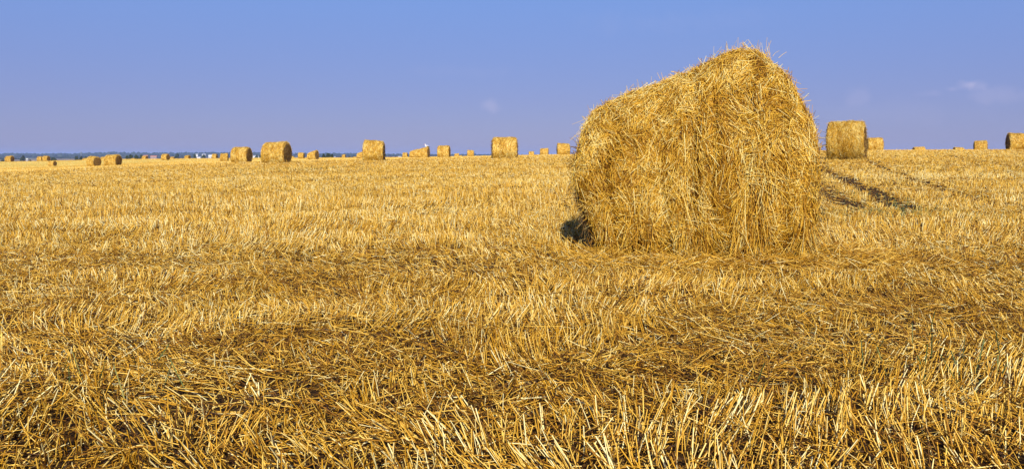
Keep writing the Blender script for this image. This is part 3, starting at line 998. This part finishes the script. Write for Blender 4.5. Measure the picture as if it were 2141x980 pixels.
no = N(t_, 'ShaderNodeTexNoise'); no.inputs['Scale'].default_value = .004; no.inputs['Detail'].default_value = 5
geo = N(t_, 'ShaderNodeNewGeometry'); t_.links.new(geo.outputs['Position'], no.inputs['Vector'])
r_ = ramp(t_, [(.42, (.05, .07, .03)), (.55, (.16, .14, .07)), (.7, (.25, .2, .12))]); t_.links.new(no.outputs[0], r_.inputs[0]); t_.links.new(r_.outputs[0], b_.inputs['Base Color'])
b_.inputs['Roughness'].default_value = .95
tag(link('hills', build_mesh('hills', V, q, M_hill, np.zeros(len(V)))), kind='structure')
# the wood itself: crowns massed over the slopes
n = 9000
X = rng.uniform(-5000, 5000, n); dy = rng.uniform(-880, 60, n) ** 1.0
f = np.interp(dy, [-900, -500, -250, 0, 300], [0, .25, .6, 1, .75])
cr = np.interp(X, hx, crest)
patch = fbm(X * .0016, dy * .004, 12) > .34
X = X * (1 + dy / D0)
X, dy, f, cr = X[patch], dy[patch], f[patch], cr[patch]
n = len(X)
C = np.stack([X, D0 + dy, -12.5 + (cr + 12.5) * f + 6 + rng.random(n) * 4], 1)
V = []; 
ico = norm(np.array([[0, 0, 1.], [.9, 0, .4], [.28, .85, .4], [-.72, .53, .4], [-.72, -.53, .4], [.28, -.85, .4], [.72, .53, -.4], [-.28, .85, -.4], [-.9, 0, -.4], [-.28, -.85, -.4], [.72, -.53, -.4], [0, 0, -1.]]))
icf = np.array([[0, 1, 2], [0, 2, 3], [0, 3, 4], [0, 4, 5], [0, 5, 1], [1, 6, 2], [2, 7, 3], [3, 8, 4], [4, 9, 5], [5, 10, 1], [6, 7, 2], [7, 8, 3], [8, 9, 4], [9, 10, 5], [10, 6, 1], [11, 7, 6], [11, 8, 7], [11, 9, 8], [11, 10, 9], [11, 6, 10]])
sz = rng.uniform(4, 8.5, n)
V = (C[:, None] + ico[None] * sz[:, None, None] * (1 + rng.normal(0, .22, (n, 12, 1))) * np.array([1.2, 1.2, .95])).reshape(-1, 3)
Fc = ((np.arange(n) * 12)[:, None, None] + icf[None]).reshape(-1, 3)
tag(link('far_forest', build_mesh('far_forest', V, Fc, M_forest, np.repeat(rng.random(n), 12), False)), 'long belt of bluish woods along the whole far horizon', 'forest', kind='stuff')
# hedgerows nearer than the woods
def hedge(name, px0, px1, D, h, label):
    x0, _ = P2W(px0, D); x1, _ = P2W(px1, D)
    L = x1 - x0
    m = max(6, int(L / (h * .55)))
    cx = np.linspace(x0, x1, m); cy = D + (fbm(cx * .01, cx * 0, 5) - .5) * 60
    hh = h * (.55 + .7 * vnoise(cx * .05, cx * 0, int(px0)))
    C = np.stack([cx, cy, zf(cx, cy) + hh * .5], 1)
    Rr = np.stack([hh * .6, hh * .6, hh * .55], 1)
    V, Fc, T = leaf_cloud(C, Rr, m * 70, h * .14, rng.random(m) * .6)
    o = link(name, build_mesh(name, V, Fc, M_leaf, T))
    tag(o, label, 'hedge')
hedge('hedgerow', -60, 52, 2000, 6, 'dark hedgerow crossing the pale land beyond the first left bale')
hedge('hedgerow', 100, 420, 2500, 7, 'long dark hedgerow under the woods, from the mast to the farm buildings')
hedge('hedgerow', 440, 560, 1700, 7, 'dark hedgerow behind the large flat topped bale and the white shed')
hedge('hedgerow', 690, 1200, 2300, 6, 'thin dark hedgerow along the skyline behind the middle bales')

# farm buildings
M_white_wall = plain('white_render', (.66, .65, .62)); M_roof_r = plain('red_roof_tiles', (.42, .15, .09)); M_roof_g = plain('grey_roof', (.40, .40, .42)); M_pane = plain('window_glass', (.05, .06, .08), .2); M_metal = plain('weathered_metal', (.45, .45, .46)); M_wood = plain('weathered_wood', (.16, .12, .08))
def boxmesh(b):
    x0, x1, y0, y1, z0, z1_ = b
    V = np.array([(x0, y0, z0), (x1, y0, z0), (x1, y1, z0), (x0, y1, z0), (x0, y0, z1_), (x1, y0, z1_), (x1, y1, z1_), (x0, y1, z1_)], float)
    q = np.array([[0, 3, 2, 1], [4, 5, 6, 7], [0, 1, 5, 4], [1, 2, 6, 5], [2, 3, 7, 6], [3, 0, 4, 7]])
    return V, q, np.zeros(8)
M_brick = plain('brick_wall', (.36, .24, .18))
def building(px, D, wpx, row_wall, row_roof, roofm, nwin, label, yaw=0):
    M_wall = M_brick if roofm is M_roof_r else M_white_wall
    X, Y = P2W(px, D)
    g = z1(X, Y)
    W = wpx / F * D; dp = max(6, W * .4)
    hw = max(2.6, EYE + (HOR - row_wall) / F * D - g); hr = max(hw + 1.2, EYE + (HOR - row_roof) / F * D - g)
    root = bpy.data.objects.new('farm_building', None); COL.objects.link(root)
    root.location = (X, Y, g); root.rotation_euler = (0, 0, R(yaw))
    V, q, T = boxmesh((-W / 2, W / 2, -dp / 2, dp / 2, -1, hw))
    link('wall', build_mesh('wall', V, q, M_wall, T, False), root)
    e = .5
    V = np.array([(-W / 2 - e, -dp / 2 - e, hw - .1), (W / 2 + e, -dp / 2 - e, hw - .1), (W / 2 + e, 0, hr), (-W / 2 - e, 0, hr),
                  (-W / 2 - e, dp / 2 + e, hw - .1), (W / 2 + e, dp / 2 + e, hw - .1)])
    V2 = V + np.array([0, 0, .25]); Va = np.concatenate([V, V2])
    q = np.array([[6, 7, 8, 9], [9, 8, 11, 10], [0, 3, 2, 1], [3, 4, 5, 2], [0, 1, 7, 6], [4, 10, 11, 5], [0, 6, 9, 3], [3, 9, 10, 4], [1, 2, 8, 7], [2, 5, 11, 8]])
    # gable fillers
    link('roof', build_mesh('roof', Va, q, roofm, np.zeros(12), False), root)
    for s in (-1, 1):
        xs_ = s * (W / 2 - .02)
        V = np.array([(xs_ - .1, -dp / 2, hw - .02), (xs_ - .1, dp / 2, hw - .02), (xs_ - .1, 0, hr - .05), (xs_, -dp / 2, hw - .02), (xs_, dp / 2, hw - .02), (xs_, 0, hr - .05)])
        link('gable', build_mesh('gable', V, np.array([[0, 1, 2], [3, 5, 4]]), M_wall, np.zeros(6), False), root)
    for k in range(nwin):
        x = -W / 2 + W * (k + .5) / nwin
        ww = min(1.2, W / nwin * .45)
        V, q, T = boxmesh((x - ww / 2, x + ww / 2, -dp / 2 - .05, -dp / 2 + .02, hw * .35, hw * .75))
        link('window', build_mesh('window', V, q, M_pane, T, False), root)
    tag(root, label, 'building')
building(412, 1500, 4.5, 323.6, 321.8, M_roof_g, 3, 'small white farmhouse, leftmost of the white buildings on the horizon', 8)
building(427, 1550, 7, 323.6, 322, M_roof_g, 4, 'white farm building with a grey roof between two horizon trees')
building(441, 1450, 8, 324.4, 323.2, M_roof_g, 3, 'long low white shed just left of a small skyline bale', -6)
building(416, 1350, 8, 329.0, 328.0, M_roof_g, 3, 'low white shed in front of the leftmost white farmhouse', 4)
building(534, 1400, 11, 326.5, 325.2, M_roof_g, 4, 'long low white shed right of the large flat topped bale', 3)
building(541, 1300, 7, 328.0, 326.8, M_roof_g, 2, 'small white shed standing lower beside the long low shed')
building(305, 1800, 9, 326.5, 324.5, M_roof_r, 4, 'brick building with a red roof right of the dark tree row')
building(322, 2000, 13, 327.0, 325.4, M_roof_r, 5, 'long brick building with a red roof behind the rounded lone bale')
building(700, 1500, 4, 329.0, 328.2, M_roof_g, 2, 'tiny white shed right of the dark round tree clump')
building(836, 1900, 6, 327.6, 326.6, M_roof_g, 2, 'tiny white shed left of the touching row of three bales')

# poles and mast
def pole(name, px, D, base, top, rad, m, arms, label, cat):
    X, Y = P2W(px, D); g = z1(X, Y) if base is None else base
    tz = EYE + (HOR - top) / F * D
    root = bpy.data.objects.new(name, None); COL.objects.link(root); root.location = (X, Y, g)
    H = tz - g
    V, q = tube_path([(0, 0, -.3), (0, 0, H * .5), (0, 0, H)], [rad, rad * .85, rad * .6], 8)
    link('shaft', build_mesh('shaft', V, q, m, np.zeros(len(V))), root)
    for k, (zz, w) in enumerate(arms):
        V, q, T = boxmesh((-w / 2, w / 2, -rad * .5, rad * .5, H * zz, H * zz + rad))
        link('crossarm', build_mesh('crossarm', V, q, m, T, False), root)
    tag(root, label, cat)
pole('utility_pole', 56.5, 420, None, 331.0, .22, plain('white_paint', (.75, .74, .7)), [(.93, 1.2)], 'white pole at far left between the first bale and the low bush', 'pole')
pole('radio_mast', 169.5, 3000, None, 314.5, .55, M_metal, [(.7, 6), (.85, 4)], 'thin grey mast rising above the far woods left of the close bale pair', 'mast')
pole('fence_post', 1897, 130, None, 311.5, .07, M_wood, [(.82, .35)], 'small dark post on the right skyline left of the sunken bales', 'post')

# ------------------------------------------------------------------ haze
M_haze = bpy.data.materials.new('haze_air'); M_haze.use_nodes = True
t_ = M_haze.node_tree
t_.nodes.remove(t_.nodes['Principled BSDF'])
pv = N(t_, 'ShaderNodeVolumePrincipled')
pv.inputs['Color'].default_value = (.45, .60, 1.0, 1)
pv.inputs['Density'].default_value = 0.00010
pv.inputs['Anisotropy'].default_value = 0.0
t_.links.new(pv.outputs[0], t_.nodes['Material Output'].inputs['Volume'])
V, q, T = boxmesh((-13000, 13000, -13000, 13000, -16.5, 42))
hz = link('haze', build_mesh('haze', V, q, M_haze, T, False))
tag(hz, 'thin bluish summer haze over the distant woods', 'haze', kind='stuff')
